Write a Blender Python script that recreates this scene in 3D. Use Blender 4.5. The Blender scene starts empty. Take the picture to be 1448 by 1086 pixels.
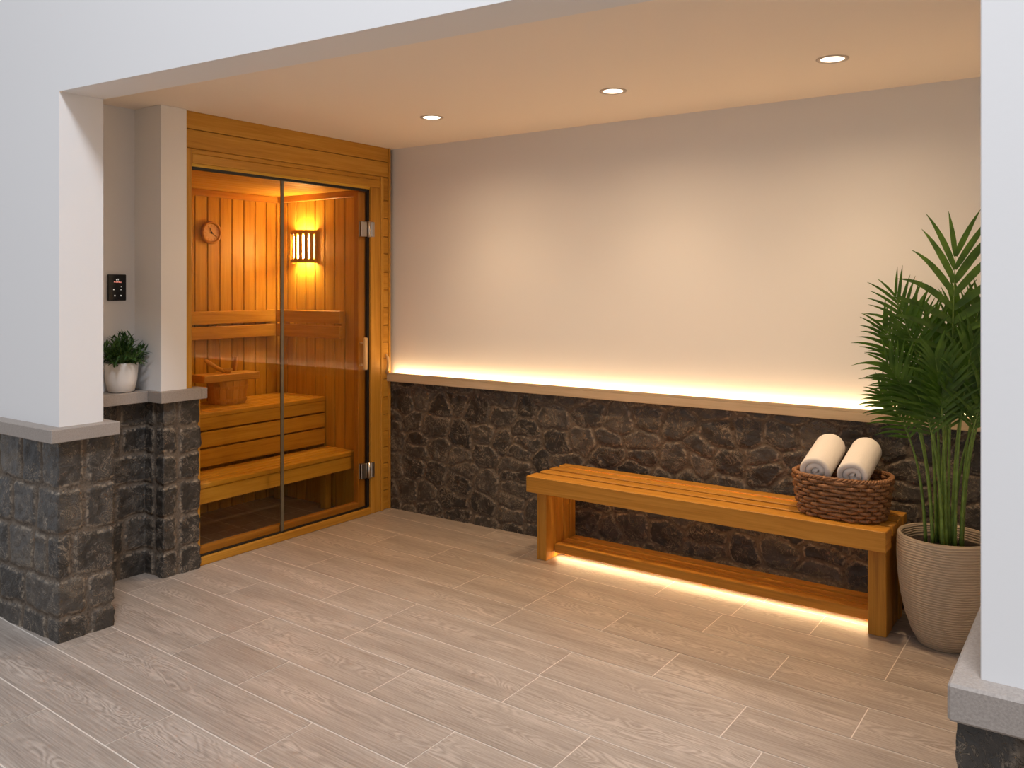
import bpy, bmesh, math, random
import numpy as np
from mathutils import Vector, Matrix
PI = math.pi
scene = bpy.context.scene
col = scene.collection
random.seed(7)

# ------------------------------------------------------------------ camera, light, exposure
cam = bpy.data.cameras.new('camera')
cam_ob = bpy.data.objects.new('camera', cam); col.objects.link(cam_ob)
cam_ob.location = (3.966, -4.242, 1.48)
cam_ob.rotation_euler = (math.radians(90), 0, math.radians(35.0))
cam.sensor_width = 36.0
cam.lens = 36.0 * 1216.0 / 1448.0
cam.shift_y = -138.0 / 1448.0
cam.clip_start = 0.02
scene.camera = cam_ob
scene.view_settings.view_transform = 'Standard'
scene.view_settings.look = 'None'
scene.view_settings.gamma = 1.0
scene.view_settings.use_curve_mapping = False
scene.view_settings.exposure = 0.0

W = bpy.data.worlds.new('daylight'); scene.world = W; W.use_nodes = True
W.node_tree.nodes['Background'].inputs[0].default_value = (0.92, 0.945, 1.01, 1)
W.node_tree.nodes['Background'].inputs[1].default_value = 0.54

def area(name, loc, target, size, power, color):
    L = bpy.data.lights.new(name, 'AREA'); L.shape = 'RECTANGLE'; L.size, L.size_y = size
    L.energy = power; L.color = color
    o = bpy.data.objects.new(name, L); col.objects.link(o); o.location = loc
    o.rotation_euler = (Vector(target) - Vector(loc)).to_track_quat('-Z', 'Y').to_euler()
    return o
# skylight of the room in front of the alcove
area('skylight', (4.3, -4.7, 6.2), (2.6, -3.1, 0.0), (1.5, 0.7), 285, (0.92, 0.96, 1.04))
WARM = (1.0, 0.69, 0.41)
SPOTS = [(0.925, -0.66), (2.035, -0.655), (3.033, -0.65)]

# ------------------------------------------------------------------ materials
def new_mat(name):
    m = bpy.data.materials.new(name); m.use_nodes = True
    nt = m.node_tree
    return m, nt, nt.nodes['Principled BSDF'], nt.links

def N(nt, t, **kw):
    n = nt.nodes.new(t)
    for k, v in kw.items():
        if k in n.inputs: n.inputs[k].default_value = v
        else: setattr(n, k, v)
    return n

def ramp(nt, stops):
    r = nt.nodes.new('ShaderNodeValToRGB')
    e = r.color_ramp.elements
    while len(e) < len(stops): e.new(0.5)
    for i, (p, c) in enumerate(stops):
        e[i].position = p; e[i].color = (*c, 1) if len(c) == 3 else c
    return r

def plain(name, color, rough=0.5, metal=0.0, bump=0.0, bscale=200, var=0.0, spec=0.5):
    m, nt, b, L = new_mat(name)
    b.inputs['Base Color'].default_value = (*color, 1)
    b.inputs['Roughness'].default_value = rough
    b.inputs['Metallic'].default_value = metal
    b.inputs['Specular IOR Level'].default_value = spec
    tc = N(nt, 'ShaderNodeTexCoord')
    n = N(nt, 'ShaderNodeTexNoise', Scale=bscale, Detail=4.0)
    L.new(tc.outputs['Object'], n.inputs['Vector'])
    if var:
        r = ramp(nt, [(0.3, [c * (1 - var) for c in color]), (0.7, [min(1, c * (1 + var)) for c in color])])
        L.new(n.outputs['Fac'], r.inputs['Fac']); L.new(r.outputs['Color'], b.inputs['Base Color'])
    if bump:
        bp = N(nt, 'ShaderNodeBump', Strength=bump, Distance=0.002)
        L.new(n.outputs['Fac'], bp.inputs['Height']); L.new(bp.outputs['Normal'], b.inputs['Normal'])
    return m

def emit(name, color, strength):
    m, nt, b, L = new_mat(name)
    b.inputs['Base Color'].default_value = (0.8, 0.8, 0.8, 1)
    b.inputs['Emission Color'].default_value = (*color, 1)
    b.inputs['Emission Strength'].default_value = strength
    return m

def wood(name, dark, mid, light, rough=0.45, stretch=22.0, bump=0.12):
    m, nt, b, L = new_mat(name)
    uv = N(nt, 'ShaderNodeUVMap')
    mp = N(nt, 'ShaderNodeMapping'); mp.inputs['Scale'].default_value = (1.3, stretch, 1)
    n1 = N(nt, 'ShaderNodeTexNoise', Scale=1.6, Detail=5.0, Roughness=0.6, Distortion=0.6)
    mp2 = N(nt, 'ShaderNodeMapping'); mp2.inputs['Scale'].default_value = (3.0, 160, 1)
    n2 = N(nt, 'ShaderNodeTexNoise', Scale=1.0, Detail=3.0)
    mp3 = N(nt, 'ShaderNodeMapping'); mp3.inputs['Scale'].default_value = (0.35, 2.2, 1)
    n3 = N(nt, 'ShaderNodeTexNoise', Scale=1.0, Detail=1.0)
    for a, c in ((mp, n1), (mp2, n2), (mp3, n3)):
        L.new(uv.outputs['UV'], a.inputs['Vector']); L.new(a.outputs['Vector'], c.inputs['Vector'])
    mx = N(nt, 'ShaderNodeMath', operation='MULTIPLY_ADD'); mx.inputs[1].default_value = 0.45
    m3 = N(nt, 'ShaderNodeMath', operation='MULTIPLY_ADD'); m3.inputs[1].default_value = 0.7; m3.inputs[2].default_value = -0.32
    L.new(n3.outputs['Fac'], m3.inputs[0])
    ad = N(nt, 'ShaderNodeMath', operation='ADD')
    L.new(n1.outputs['Fac'], ad.inputs[0]); L.new(m3.outputs[0], ad.inputs[1])
    L.new(n2.outputs['Fac'], mx.inputs[0]); 
    sub = N(nt, 'ShaderNodeMath', operation='SUBTRACT'); sub.inputs[1].default_value = 0.225
    L.new(ad.outputs[0], mx.inputs[2]); L.new(mx.outputs[0], sub.inputs[0])
    r = ramp(nt, [(0.25, dark), (0.5, mid), (0.78, light)])
    L.new(sub.outputs[0], r.inputs['Fac']); L.new(r.outputs['Color'], b.inputs['Base Color'])
    b.inputs['Roughness'].default_value = rough; b.inputs['Specular IOR Level'].default_value = 0.25
    bp = N(nt, 'ShaderNodeBump', Strength=bump, Distance=0.002)
    L.new(n2.outputs['Fac'], bp.inputs['Height']); L.new(bp.outputs['Normal'], b.inputs['Normal'])
    return m

M = {}
M['plaster'] = plain('white_plaster', (0.80, 0.79, 0.78), 0.75, bump=0.05, bscale=120)
M['ceiling'] = plain('ceiling_paint', (0.90, 0.80, 0.69), 0.8)
M['capstone'] = plain('grey_sandstone', (0.33, 0.285, 0.25), 0.7, bump=0.25, bscale=260, var=0.14)
M['sauna'] = wood('sauna_pine', (0.46, 0.235, 0.022), (0.61, 0.345, 0.036), (0.72, 0.44, 0.06))
M['frame'] = wood('frame_pine', (0.40, 0.175, 0.018), (0.51, 0.24, 0.028), (0.60, 0.31, 0.05))
M['aspen'] = wood('pale_aspen', (0.55, 0.32, 0.12), (0.66, 0.41, 0.18), (0.74, 0.50, 0.24))
M['bucket'] = wood('bucket_pine', (0.54, 0.27, 0.045), (0.68, 0.38, 0.075), (0.78, 0.48, 0.13))
M['bench'] = wood('bench_cedar', (0.36, 0.15, 0.020), (0.51, 0.23, 0.030), (0.62, 0.30, 0.05), 0.42)
M['ledge'] = wood('pale_oak_ledge', (0.46, 0.34, 0.21), (0.55, 0.42, 0.27), (0.62, 0.48, 0.33), 0.55, 12, 0.05)
M['black'] = plain('black_rubber', (0.006, 0.005, 0.005), 0.6)
M['seal'] = plain('glass_edge', (0.17, 0.14, 0.09), 0.3)
M['steel'] = plain('brushed_steel', (0.62, 0.58, 0.52), 0.3, 1.0, bump=0.1, bscale=300)
M['white_ceramic'] = plain('white_glazed_ceramic', (0.78, 0.75, 0.71), 0.3)
M['soil'] = plain('potting_soil', (0.022, 0.014, 0.009), 0.95, bump=1.0, bscale=90, var=0.5)
M['towel'] = plain('white_terry', (0.84, 0.80, 0.76), 0.95, bump=0.9, bscale=420)
M['black_gloss'] = plain('black_glass', (0.008, 0.008, 0.009), 0.12)
M['led'] = emit('warm_led', (1.0, 0.68, 0.36), 37.0)
M['led_low'] = emit('warm_led_floor', (1.0, 0.69, 0.37), 38.0)
M['led_dim'] = emit('warm_led_dim', (1.0, 0.55, 0.2), 22.0)
M['bulb'] = emit('lamp_bulb', (1.0, 0.72, 0.38), 140.0)
M['down'] = emit('downlight_lens', (1.0, 0.86, 0.66), 9.0)
M['red_led'] = emit('red_digits', (1.0, 0.12, 0.05), 0.5)
M['white_led'] = emit('white_icons', (0.9, 0.85, 0.8), 0.45)
M['trim_white'] = plain('downlight_trim', (0.55, 0.45, 0.36), 0.4)
M['stem'] = plain('palm_stem', (0.15, 0.25, 0.045), 0.45, bscale=30, var=0.35)

def leaf_mat(name, a, b_, rough=0.42):
    m, nt, b, L = new_mat(name)
    tc = N(nt, 'ShaderNodeTexCoord')
    n = N(nt, 'ShaderNodeTexNoise', Scale=14.0, Detail=2.0)
    L.new(tc.outputs['Object'], n.inputs['Vector'])
    r = ramp(nt, [(0.35, a), (0.68, b_)])
    L.new(n.outputs['Fac'], r.inputs['Fac']); L.new(r.outputs['Color'], b.inputs['Base Color'])
    b.inputs['Roughness'].default_value = rough
    tr = N(nt, 'ShaderNodeBsdfTranslucent'); L.new(r.outputs['Color'], tr.inputs['Color'])
    mx = N(nt, 'ShaderNodeMixShader'); mx.inputs[0].default_value = 0.22
    L.new(b.outputs[0], mx.inputs[1]); L.new(tr.outputs[0], mx.inputs[2])
    L.new(mx.outputs[0], nt.nodes['Material Output'].inputs['Surface'])
    return m
M['palm'] = leaf_mat('palm_leaf', (0.040, 0.11, 0.010), (0.095, 0.21, 0.022))
M['bushy'] = leaf_mat('bushy_leaf', (0.025, 0.075, 0.018), (0.07, 0.15, 0.035))

# thin clear glass: transparent with a fresnel reflection
m, nt, b, L = new_mat('clear_glass')
tr = N(nt, 'ShaderNodeBsdfTransparent'); tr.inputs[0].default_value = (0.91, 0.86, 0.78, 1)
gl = N(nt, 'ShaderNodeBsdfGlossy', Roughness=0.0)
fr = N(nt, 'ShaderNodeFresnel', IOR=1.5)
ge = N(nt, 'ShaderNodeNewGeometry')
io = N(nt, 'ShaderNodeMapRange'); io.inputs[3].default_value = 1.5; io.inputs[4].default_value = 1 / 1.5
L.new(ge.outputs['Backfacing'], io.inputs[0]); L.new(io.outputs[0], fr.inputs['IOR'])
mx = N(nt, 'ShaderNodeMixShader')
frm = N(nt, 'ShaderNodeMath', operation='MULTIPLY'); frm.inputs[1].default_value = 0.38; L.new(fr.outputs[0], frm.inputs[0])
L.new(frm.outputs[0], mx.inputs[0]); L.new(tr.outputs[0], mx.inputs[1]); L.new(gl.outputs[0], mx.inputs[2])
L.new(mx.outputs[0], nt.nodes['Material Output'].inputs['Surface'])
M['glass'] = m

# basket wicker
M['wicker'] = plain('brown_wicker', (0.27, 0.125, 0.05), 0.42, bump=0.4, bscale=150, var=0.45)

# textured planter
m, nt, b, L = new_mat('beige_textured_planter')
tc = N(nt, 'ShaderNodeTexCoord')
mp = N(nt, 'ShaderNodeMapping'); mp.inputs['Scale'].default_value = (22, 22, 75)
n = N(nt, 'ShaderNodeTexNoise', Scale=1.5, Detail=3.0, Distortion=0.8)
L.new(tc.outputs['Object'], mp.inputs['Vector']); L.new(mp.outputs['Vector'], n.inputs['Vector'])
wv = N(nt, 'ShaderNodeTexWave', Scale=1.0, Distortion=5.0, Detail=2.0); wv.bands_direction = 'Z'
mp2 = N(nt, 'ShaderNodeMapping'); mp2.inputs['Scale'].default_value = (9, 9, 30)
L.new(tc.outputs['Object'], mp2.inputs['Vector']); L.new(mp2.outputs['Vector'], wv.inputs['Vector'])
ad = N(nt, 'ShaderNodeMath', operation='ADD'); L.new(n.outputs['Fac'], ad.inputs[0]); L.new(wv.outputs['Fac'], ad.inputs[1])
r = ramp(nt, [(0.2, (0.42, 0.33, 0.235)), (0.9, (0.56, 0.45, 0.33))])
hf = N(nt, 'ShaderNodeMath', operation='MULTIPLY'); hf.inputs[1].default_value = 0.5
L.new(ad.outputs[0], hf.inputs[0]); L.new(hf.outputs[0], r.inputs['Fac']); L.new(r.outputs['Color'], b.inputs['Base Color'])
bp = N(nt, 'ShaderNodeBump', Strength=0.55, Distance=0.004)
L.new(ad.outputs[0], bp.inputs['Height']); L.new(bp.outputs['Normal'], b.inputs['Normal'])
b.inputs['Roughness'].default_value = 0.7
M['planter'] = m

# stone: mask in attribute "stone" (r: stone/mortar, g: tone of each stone, b: distance to its edge)
m, nt, b, L = new_mat('dark_fieldstone')
at = N(nt, 'ShaderNodeAttribute', attribute_name='stone')
sp = N(nt, 'ShaderNodeSeparateColor'); L.new(at.outputs['Color'], sp.inputs[0])
tc = N(nt, 'ShaderNodeTexCoord')
n1 = N(nt, 'ShaderNodeTexNoise', Scale=9.0, Detail=6.0, Roughness=0.65, Distortion=0.9)
n2 = N(nt, 'ShaderNodeTexNoise', Scale=17.0, Detail=4.0, Roughness=0.6, Distortion=2.2)
n3 = N(nt, 'ShaderNodeTexNoise', Scale=90.0, Detail=4.0)
for q in (n1, n2, n3): L.new(tc.outputs['Object'], q.inputs['Vector'])
base = ramp(nt, [(0.34, (0.031, 0.027, 0.023)), (0.56, (0.070, 0.060, 0.050)), (0.8, (0.14, 0.115, 0.088))])
tadd = N(nt, 'ShaderNodeMath', operation='MULTIPLY_ADD'); tadd.inputs[1].default_value = 0.3
L.new(sp.outputs[1], tadd.inputs[0]); L.new(n1.outputs['Fac'], tadd.inputs[2])
tsub = N(nt, 'ShaderNodeMath', operation='SUBTRACT'); tsub.inputs[1].default_value = 0.15
L.new(tadd.outputs[0], tsub.inputs[0]); L.new(tsub.outputs[0], base.inputs['Fac'])
# tan ridge lines where the noise crosses its middle
d1 = N(nt, 'ShaderNodeMath', operation='SUBTRACT'); d1.inputs[1].default_value = 0.5; L.new(n2.outputs['Fac'], d1.inputs[0])
d2 = N(nt, 'ShaderNodeMath', operation='ABSOLUTE'); L.new(d1.outputs[0], d2.inputs[0])
vein = ramp(nt, [(0.0, (1, 1, 1)), (0.033, (0, 0, 0))]); L.new(d2.outputs[0], vein.inputs['Fac'])
gate = ramp(nt, [(0.45, (0, 0, 0)), (0.57, (1, 1, 1))]); L.new(n1.outputs['Fac'], gate.inputs['Fac'])
vm = N(nt, 'ShaderNodeMath', operation='MULTIPLY'); L.new(vein.outputs['Color'], vm.inputs[0]); L.new(gate.outputs['Color'], vm.inputs[1])
vm2 = N(nt, 'ShaderNodeMath', operation='MULTIPLY'); vm2.inputs[1].default_value = 0.9; L.new(vm.outputs[0], vm2.inputs[0])
mixv = N(nt, 'ShaderNodeMix', data_type='RGBA'); mixv.inputs['B'].default_value = (0.46, 0.37, 0.28, 1)
L.new(vm2.outputs[0], mixv.inputs['Factor']); L.new(base.outputs['Color'], mixv.inputs['A'])
mort = ramp(nt, [(0.3, (0.105, 0.079, 0.056)), (0.7, (0.160, 0.122, 0.088))]); L.new(n3.outputs['Fac'], mort.inputs['Fac'])
mixm = N(nt, 'ShaderNodeMix', data_type='RGBA')
rim = ramp(nt, [(0.05, (0, 0, 0)), (0.09, (1, 1, 1)), (0.15, (1, 1, 1)), (0.24, (0, 0, 0))]); L.new(sp.outputs[2], rim.inputs['Fac'])
n4 = N(nt, 'ShaderNodeTexNoise', Scale=38.0, Detail=3.0, Distortion=1.0); L.new(tc.outputs['Object'], n4.inputs['Vector'])
rg = ramp(nt, [(0.46, (0, 0, 0)), (0.6, (1, 1, 1))]); L.new(n4.outputs['Fac'], rg.inputs['Fac'])
rm = N(nt, 'ShaderNodeMath', operation='MULTIPLY'); L.new(rim.outputs['Color'], rm.inputs[0]); L.new(rg.outputs['Color'], rm.inputs[1])
rm2 = N(nt, 'ShaderNodeMath', operation='MULTIPLY'); rm2.inputs[1].default_value = 0.7; L.new(rm.outputs[0], rm2.inputs[0])
mixr = N(nt, 'ShaderNodeMix', data_type='RGBA'); mixr.inputs['B'].default_value = (0.40, 0.32, 0.235, 1)
L.new(rm2.outputs[0], mixr.inputs['Factor']); L.new(mixv.outputs['Result'], mixr.inputs['A'])
L.new(sp.outputs[0], mixm.inputs['Factor']); L.new(mort.outputs['Color'], mixm.inputs['A']); L.new(mixr.outputs['Result'], mixm.inputs['B'])
L.new(mixm.outputs['Result'], b.inputs['Base Color'])
hsum = N(nt, 'ShaderNodeMath', operation='MULTIPLY_ADD'); hsum.inputs[1].default_value = 0.35
L.new(n3.outputs['Fac'], hsum.inputs[0]); L.new(n1.outputs['Fac'], hsum.inputs[2])
h2 = N(nt, 'ShaderNodeMath', operation='MULTIPLY_ADD'); h2.inputs[1].default_value = 0.5
L.new(vm.outputs[0], h2.inputs[0]); L.new(hsum.outputs[0], h2.inputs[2])
bp = N(nt, 'ShaderNodeBump', Strength=0.85, Distance=0.012)
L.new(h2.outputs[0], bp.inputs['Height']); L.new(bp.outputs['Normal'], b.inputs['Normal'])
rr = N(nt, 'ShaderNodeMapRange'); rr.inputs[3].default_value = 0.85; rr.inputs[4].default_value = 0.42
L.new(sp.outputs[0], rr.inputs[0]); L.new(rr.outputs[0], b.inputs['Roughness'])
M['stone'] = m

# floor planks (UV in metres along each plank) and the grout between them
m, nt, b, L = new_mat('grey_oak_plank_tile')
uv = N(nt, 'ShaderNodeUVMap')
mpa = N(nt, 'ShaderNodeMapping'); mpa.inputs['Scale'].default_value = (2.0, 8.0, 1)
na = N(nt, 'ShaderNodeTexNoise', Scale=1.0, Detail=2.5, Roughness=0.5, Distortion=0.5)
L.new(uv.outputs['UV'], mpa.inputs['Vector']); L.new(mpa.outputs['Vector'], na.inputs['Vector'])
k = N(nt, 'ShaderNodeMath', operation='MULTIPLY'); k.inputs[1].default_value = 130.0; L.new(na.outputs['Fac'], k.inputs[0])
sn = N(nt, 'ShaderNodeMath', operation='SINE'); L.new(k.outputs[0], sn.inputs[0])
mpb = N(nt, 'ShaderNodeMapping'); mpb.inputs['Scale'].default_value = (5, 150, 1)
nb = N(nt, 'ShaderNodeTexNoise', Scale=1.0, Detail=4.0, Roughness=0.6)
L.new(uv.outputs['UV'], mpb.inputs['Vector']); L.new(mpb.outputs['Vector'], nb.inputs['Vector'])
mpc = N(nt, 'ShaderNodeMapping'); mpc.inputs['Scale'].default_value = (0.9, 9, 1)
nc = N(nt, 'ShaderNodeTexNoise', Scale=1.0, Detail=3.0)
L.new(uv.outputs['UV'], mpc.inputs['Vector']); L.new(mpc.outputs['Vector'], nc.inputs['Vector'])
sx = N(nt, 'ShaderNodeSeparateXYZ'); L.new(uv.outputs['UV'], sx.inputs[0])
atc = N(nt, 'ShaderNodeMath', operation='FRACT'); dv = N(nt, 'ShaderNodeMath', operation='DIVIDE'); dv.inputs[1].default_value = 0.2525
L.new(sx.outputs[1], dv.inputs[0]); L.new(dv.outputs[0], atc.inputs[0])
pp = N(nt, 'ShaderNodeMath', operation='PINGPONG'); pp.inputs[1].default_value = 0.5; L.new(atc.outputs[0], pp.inputs[0])
gad = N(nt, 'ShaderNodeMath', operation='MULTIPLY_ADD'); gad.inputs[1].default_value = 0.45; L.new(pp.outputs[0], gad.inputs[0]); L.new(nc.outputs['Fac'], gad.inputs[2])
gz = ramp(nt, [(0.62, (0.12, 0.12, 0.12)), (0.76, (1, 1, 1))]); L.new(gad.outputs[0], gz.inputs['Fac'])
sg = N(nt, 'ShaderNodeMath', operation='MULTIPLY'); L.new(sn.outputs[0], sg.inputs[0]); L.new(gz.outputs['Color'], sg.inputs[1])
s1 = N(nt, 'ShaderNodeMath', operation='MULTIPLY_ADD'); s1.inputs[1].default_value = 0.115; L.new(sg.outputs[0], s1.inputs[0])
s2 = N(nt, 'ShaderNodeMath', operation='MULTIPLY_ADD'); s2.inputs[1].default_value = 0.72; s2.inputs[2].default_value = -0.36
L.new(nb.outputs['Fac'], s2.inputs[0])
s3 = N(nt, 'ShaderNodeMath', operation='ADD'); ncs = N(nt, 'ShaderNodeMath', operation='MULTIPLY_ADD'); ncs.inputs[1].default_value = 0.5; ncs.inputs[2].default_value = 0.25; L.new(nc.outputs['Fac'], ncs.inputs[0])
L.new(s2.outputs[0], s3.inputs[0]); L.new(ncs.outputs[0], s3.inputs[1])
L.new(s3.outputs[0], s1.inputs[2])
r = ramp(nt, [(0.22, (0.205, 0.165, 0.135)), (0.5, (0.375, 0.317, 0.270)), (0.78, (0.55, 0.48, 0.42))])
L.new(s1.outputs[0], r.inputs['Fac']); L.new(r.outputs['Color'], b.inputs['Base Color'])
b.inputs['Roughness'].default_value = 0.42
bp = N(nt, 'ShaderNodeBump', Strength=0.08, Distance=0.001)
L.new(s1.outputs[0], bp.inputs['Height']); L.new(bp.outputs['Normal'], b.inputs['Normal'])
M['plank'] = m
M['grout'] = plain('pale_grout', (0.78, 0.71, 0.63), 0.8)

# ------------------------------------------------------------------ mesh helpers
class MB:
    def __init__(s): s.v = []; s.f = []; s.uv = []; s.mi = []; s.sm = []
    def face(s, idx, uvs=None, mi=0, smooth=False):
        s.f.append(tuple(idx)); s.uv.append(uvs); s.mi.append(mi); s.sm.append(smooth)
    def box(s, a, b, grain=0, bev=0.0015, mi=0, mat=None):
        """chamfered board; UV runs along the grain axis, each board with its own offset"""
        a = np.minimum(a, b) if True else a; lo = np.array(a, float); hi = np.maximum(np.array(b, float), lo)
        return s._box(lo, hi, grain, bev, mi, mat)
    def _box(s, lo, hi, grain, bev, mi, mat):
        c = (lo + hi) / 2; h = (hi - lo) / 2; bev = min(bev, 0.45 * h.min())
        ou, ov = random.uniform(0, 40), random.uniform(0, 40)
        vid = {}; base = len(s.v); P = []
        for sx in (-1, 1):
            for sy in (-1, 1):
                for sz in (-1, 1):
                    sg = np.array((sx, sy, sz))
                    for ax in range(3):
                        q = h - bev; q = np.array(q); q[ax] = h[ax]
                        p = c + sg * q
                        vid[(sx, sy, sz, ax)] = len(P); P.append(p)
        def uvof(ids, n):
            o = []
            for i in ids:
                p = P[i]
                if n == grain:
                    a1, a2 = [k for k in range(3) if k != n]
                    o.append((p[a1] * 0.25 + ou, p[a2] + ov))
                else:
                    a1 = [k for k in range(3) if k not in (n, grain)][0]
                    o.append((p[grain] + ou, p[a1] + ov + 0.37 * n))
            return o
        def add(keys, n):
            ids = [vid[k] for k in keys]
            s.face([base + i for i in ids], uvof(ids, n), mi)
        for ax in range(3):
            o1, o2 = [k for k in range(3) if k != ax]
            for sg in (-1, 1):
                ks = []
                for u, w in ((-1, -1), (1, -1), (1, 1), (-1, 1)):
                    k = [0, 0, 0]; k[ax] = sg; k[o1] = u; k[o2] = w; ks.append((*k, ax))
                add(ks if sg > 0 else ks[::-1], ax)
            # edges parallel to ax
            for u in (-1, 1):
                for w in (-1, 1):
                    ks = []
                    for t, fa in ((-1, o1), (1, o1), (1, o2), (-1, o2)):
                        k = [0, 0, 0]; k[ax] = t; k[o1] = u; k[o2] = w; ks.append((*k, fa))
                    add(ks, o1)
        for sx in (-1, 1):
            for sy in (-1, 1):
                for sz in (-1, 1):
                    add([(sx, sy, sz, a_) for a_ in range(3)], 0)
        for p in P:
            s.v.append(tuple(mat @ Vector(p)) if mat is not None else tuple(p))
        return s
    def tube(s, pts, r, seg=8, caps=True, mi=0, flat=1.0, up=(0, 0, 1)):
        pts = [Vector(p) for p in pts]; n = len(pts)
        rr = r if hasattr(r, '__len__') else [r] * n
        base = len(s.v); up = Vector(up); prev = None
        L_ = 0; ou = random.uniform(0, 30)
        us = []
        for i, p in enumerate(pts):
            t = (pts[min(i + 1, n - 1)] - pts[max(i - 1, 0)]).normalized()
            if prev is None:
                a = t.cross(up)
                if a.length < 1e-3: a = t.cross(Vector((1, 0, 0)))
                a.normalize()
            else:
                a = (prev - t * prev.dot(t)).normalized()
            prev = a; b_ = t.cross(a)
            if i: L_ += (p - pts[i - 1]).length
            us.append(L_ + ou)
            for k_ in range(seg):
                an = 2 * PI * k_ / seg
                s.v.append(tuple(p + (a * math.cos(an) + b_ * math.sin(an) * flat) * rr[i]))
        for i in range(n - 1):
            for k_ in range(seg):
                k2 = (k_ + 1) % seg
                v0, v1 = k_ / seg * 0.1, (k_ + 1) / seg * 0.1
                s.face((base + i * seg + k_, base + i * seg + k2, base + (i + 1) * seg + k2, base + (i + 1) * seg + k_),
                       [(us[i], v0), (us[i], v1), (us[i + 1], v1), (us[i + 1], v0)], mi, True)
        if caps:
            s.face([base + k_ for k_ in range(seg)][::-1], None, mi)
            s.face([base + (n - 1) * seg + k_ for k_ in range(seg)], None, mi)
        return s
    def ring(s, pts, r, seg=8, mi=0):
        """closed tube"""
        pts = [Vector(p) for p in pts]; n = len(pts); base = len(s.v)
        for i, p in enumerate(pts):
            t = (pts[(i + 1) % n] - pts[i - 1]).normalized()
            a = t.cross(Vector((0, 0, 1)))
            if a.length < 1e-4: a = Vector((1, 0, 0))
            a.normalize(); b_ = t.cross(a)
            for k_ in range(seg):
                an = 2 * PI * k_ / seg
                s.v.append(tuple(p + (a * math.cos(an) + b_ * math.sin(an)) * r))
        for i in range(n):
            j = (i + 1) % n
            for k_ in range(seg):
                k2 = (k_ + 1) % seg
                s.face((base + i * seg + k_, base + i * seg + k2, base + j * seg + k2, base + j * seg + k_), None, mi, True)
        return s
    def lathe(s, prof, seg=48, center=(0, 0, 0), axis='z', mi=0, smooth=True):
        base = len(s.v); c = Vector(center); n = len(prof)
        for r_, z in prof:
            for k_ in range(seg):
                a = 2 * PI * k_ / seg
                p = (r_ * math.cos(a), r_ * math.sin(a), z)
                if axis == 'x': p = (z, p[0], p[1])
                if axis == 'y': p = (p[0], z, p[1])
                s.v.append(tuple(c + Vector(p)))
        for i in range(n - 1):
            for k_ in range(seg):
                k2 = (k_ + 1) % seg
                u0, u1 = k_ / seg, (k_ + 1) / seg
                s.face((base + i * seg + k_, base + i * seg + k2, base + (i + 1) * seg + k2, base + (i + 1) * seg + k_),
                       [(prof[i][1], u0), (prof[i][1], u1), (prof[i + 1][1], u1), (prof[i + 1][1], u0)], mi, smooth)
        return s
    def disc(s, c, r, axis='z', seg=40, mi=0, flip=False):
        base = len(s.v)
        for k_ in range(seg):
            a = 2 * PI * k_ / seg; p = (r * math.cos(a), r * math.sin(a), 0)
            if axis == 'x': p = (0, p[0], p[1])
            if axis == 'y': p = (p[0], 0, p[1])
            s.v.append((c[0] + p[0], c[1] + p[1], c[2] + p[2]))
        ids = [base + k_ for k_ in range(seg)]
        s.face(ids[::-1] if flip else ids, None, mi); return s
    def build(s, name, mats, parent=None, origin=(0, 0, 0), recalc=True, smooth=None):
        me = bpy.data.meshes.new(name)
        o0 = np.array(origin, float)
        me.from_pydata([tuple(np.array(p) - o0) for p in s.v], [], s.f)
        if not isinstance(mats, (list, tuple)): mats = [mats]
        for mm in mats: me.materials.append(mm)
        me.polygons.foreach_set('material_index', s.mi)
        me.polygons.foreach_set('use_smooth', [bool(x) if smooth is None else smooth for x in s.sm])
        ul = me.uv_layers.new(name='UVMap')
        flat = []
        for f_, u in zip(s.f, s.uv):
            if u is None:
                for i in f_: flat += [s.v[i][0], s.v[i][2] + s.v[i][1]]
            else:
                for q in u: flat += [q[0], q[1]]
        ul.data.foreach_set('uv', flat)
        if recalc:
            bm = bmesh.new(); bm.from_mesh(me)
            bmesh.ops.recalc_face_normals(bm, faces=bm.faces[:]); bm.to_mesh(me); bm.free()
        me.update()
        o = bpy.data.objects.new(name, me); col.objects.link(o)
        if parent: o.parent = parent
        return o

def thing(name, label, cat, loc=(0, 0, 0), rotz=0.0, group=None):
    o = bpy.data.objects.new(name, None); col.objects.link(o)
    o.location = loc; o.rotation_euler = (0, 0, rotz); o.empty_display_size = 0.1
    o['label'] = label; o['category'] = cat
    if group: o['group'] = group
    return o
def tag(o, label, cat, group=None):
    o['label'] = label; o['category'] = cat
    if group: o['group'] = group
    return o
def struct(o, label=None, cat=None):
    o['kind'] = 'structure'
    if label: o['label'] = label; o['category'] = cat
    return o

# ------------------------------------------------------------------ stone cladding
rs = np.random.RandomState(11)
def vnoise(x, y, seed):
    r = np.random.RandomState(seed); T = r.rand(256, 256)
    xi = np.floor(x).astype(int); yi = np.floor(y).astype(int)
    fx = x - xi; fy = y - yi; fx = fx * fx * (3 - 2 * fx); fy = fy * fy * (3 - 2 * fy)
    g = lambda a, b_: T[a % 256, b_ % 256]
    return (g(xi, yi) * (1 - fx) + g(xi + 1, yi) * fx) * (1 - fy) + (g(xi, yi + 1) * (1 - fx) + g(xi + 1, yi + 1) * fx) * fy
def fbm(x, y, seed, o=3):
    s = 0; a = 0.5
    for i in range(o): s = s + a * vnoise(x * 2 ** i, y * 2 ** i, seed + i); a *= 0.5
    return s / (1 - 0.5 ** o)
def sstep(e0, e1, x):
    t = np.clip((x - e0) / (e1 - e0), 0, 1); return t * t * (3 - 2 * t)

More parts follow.
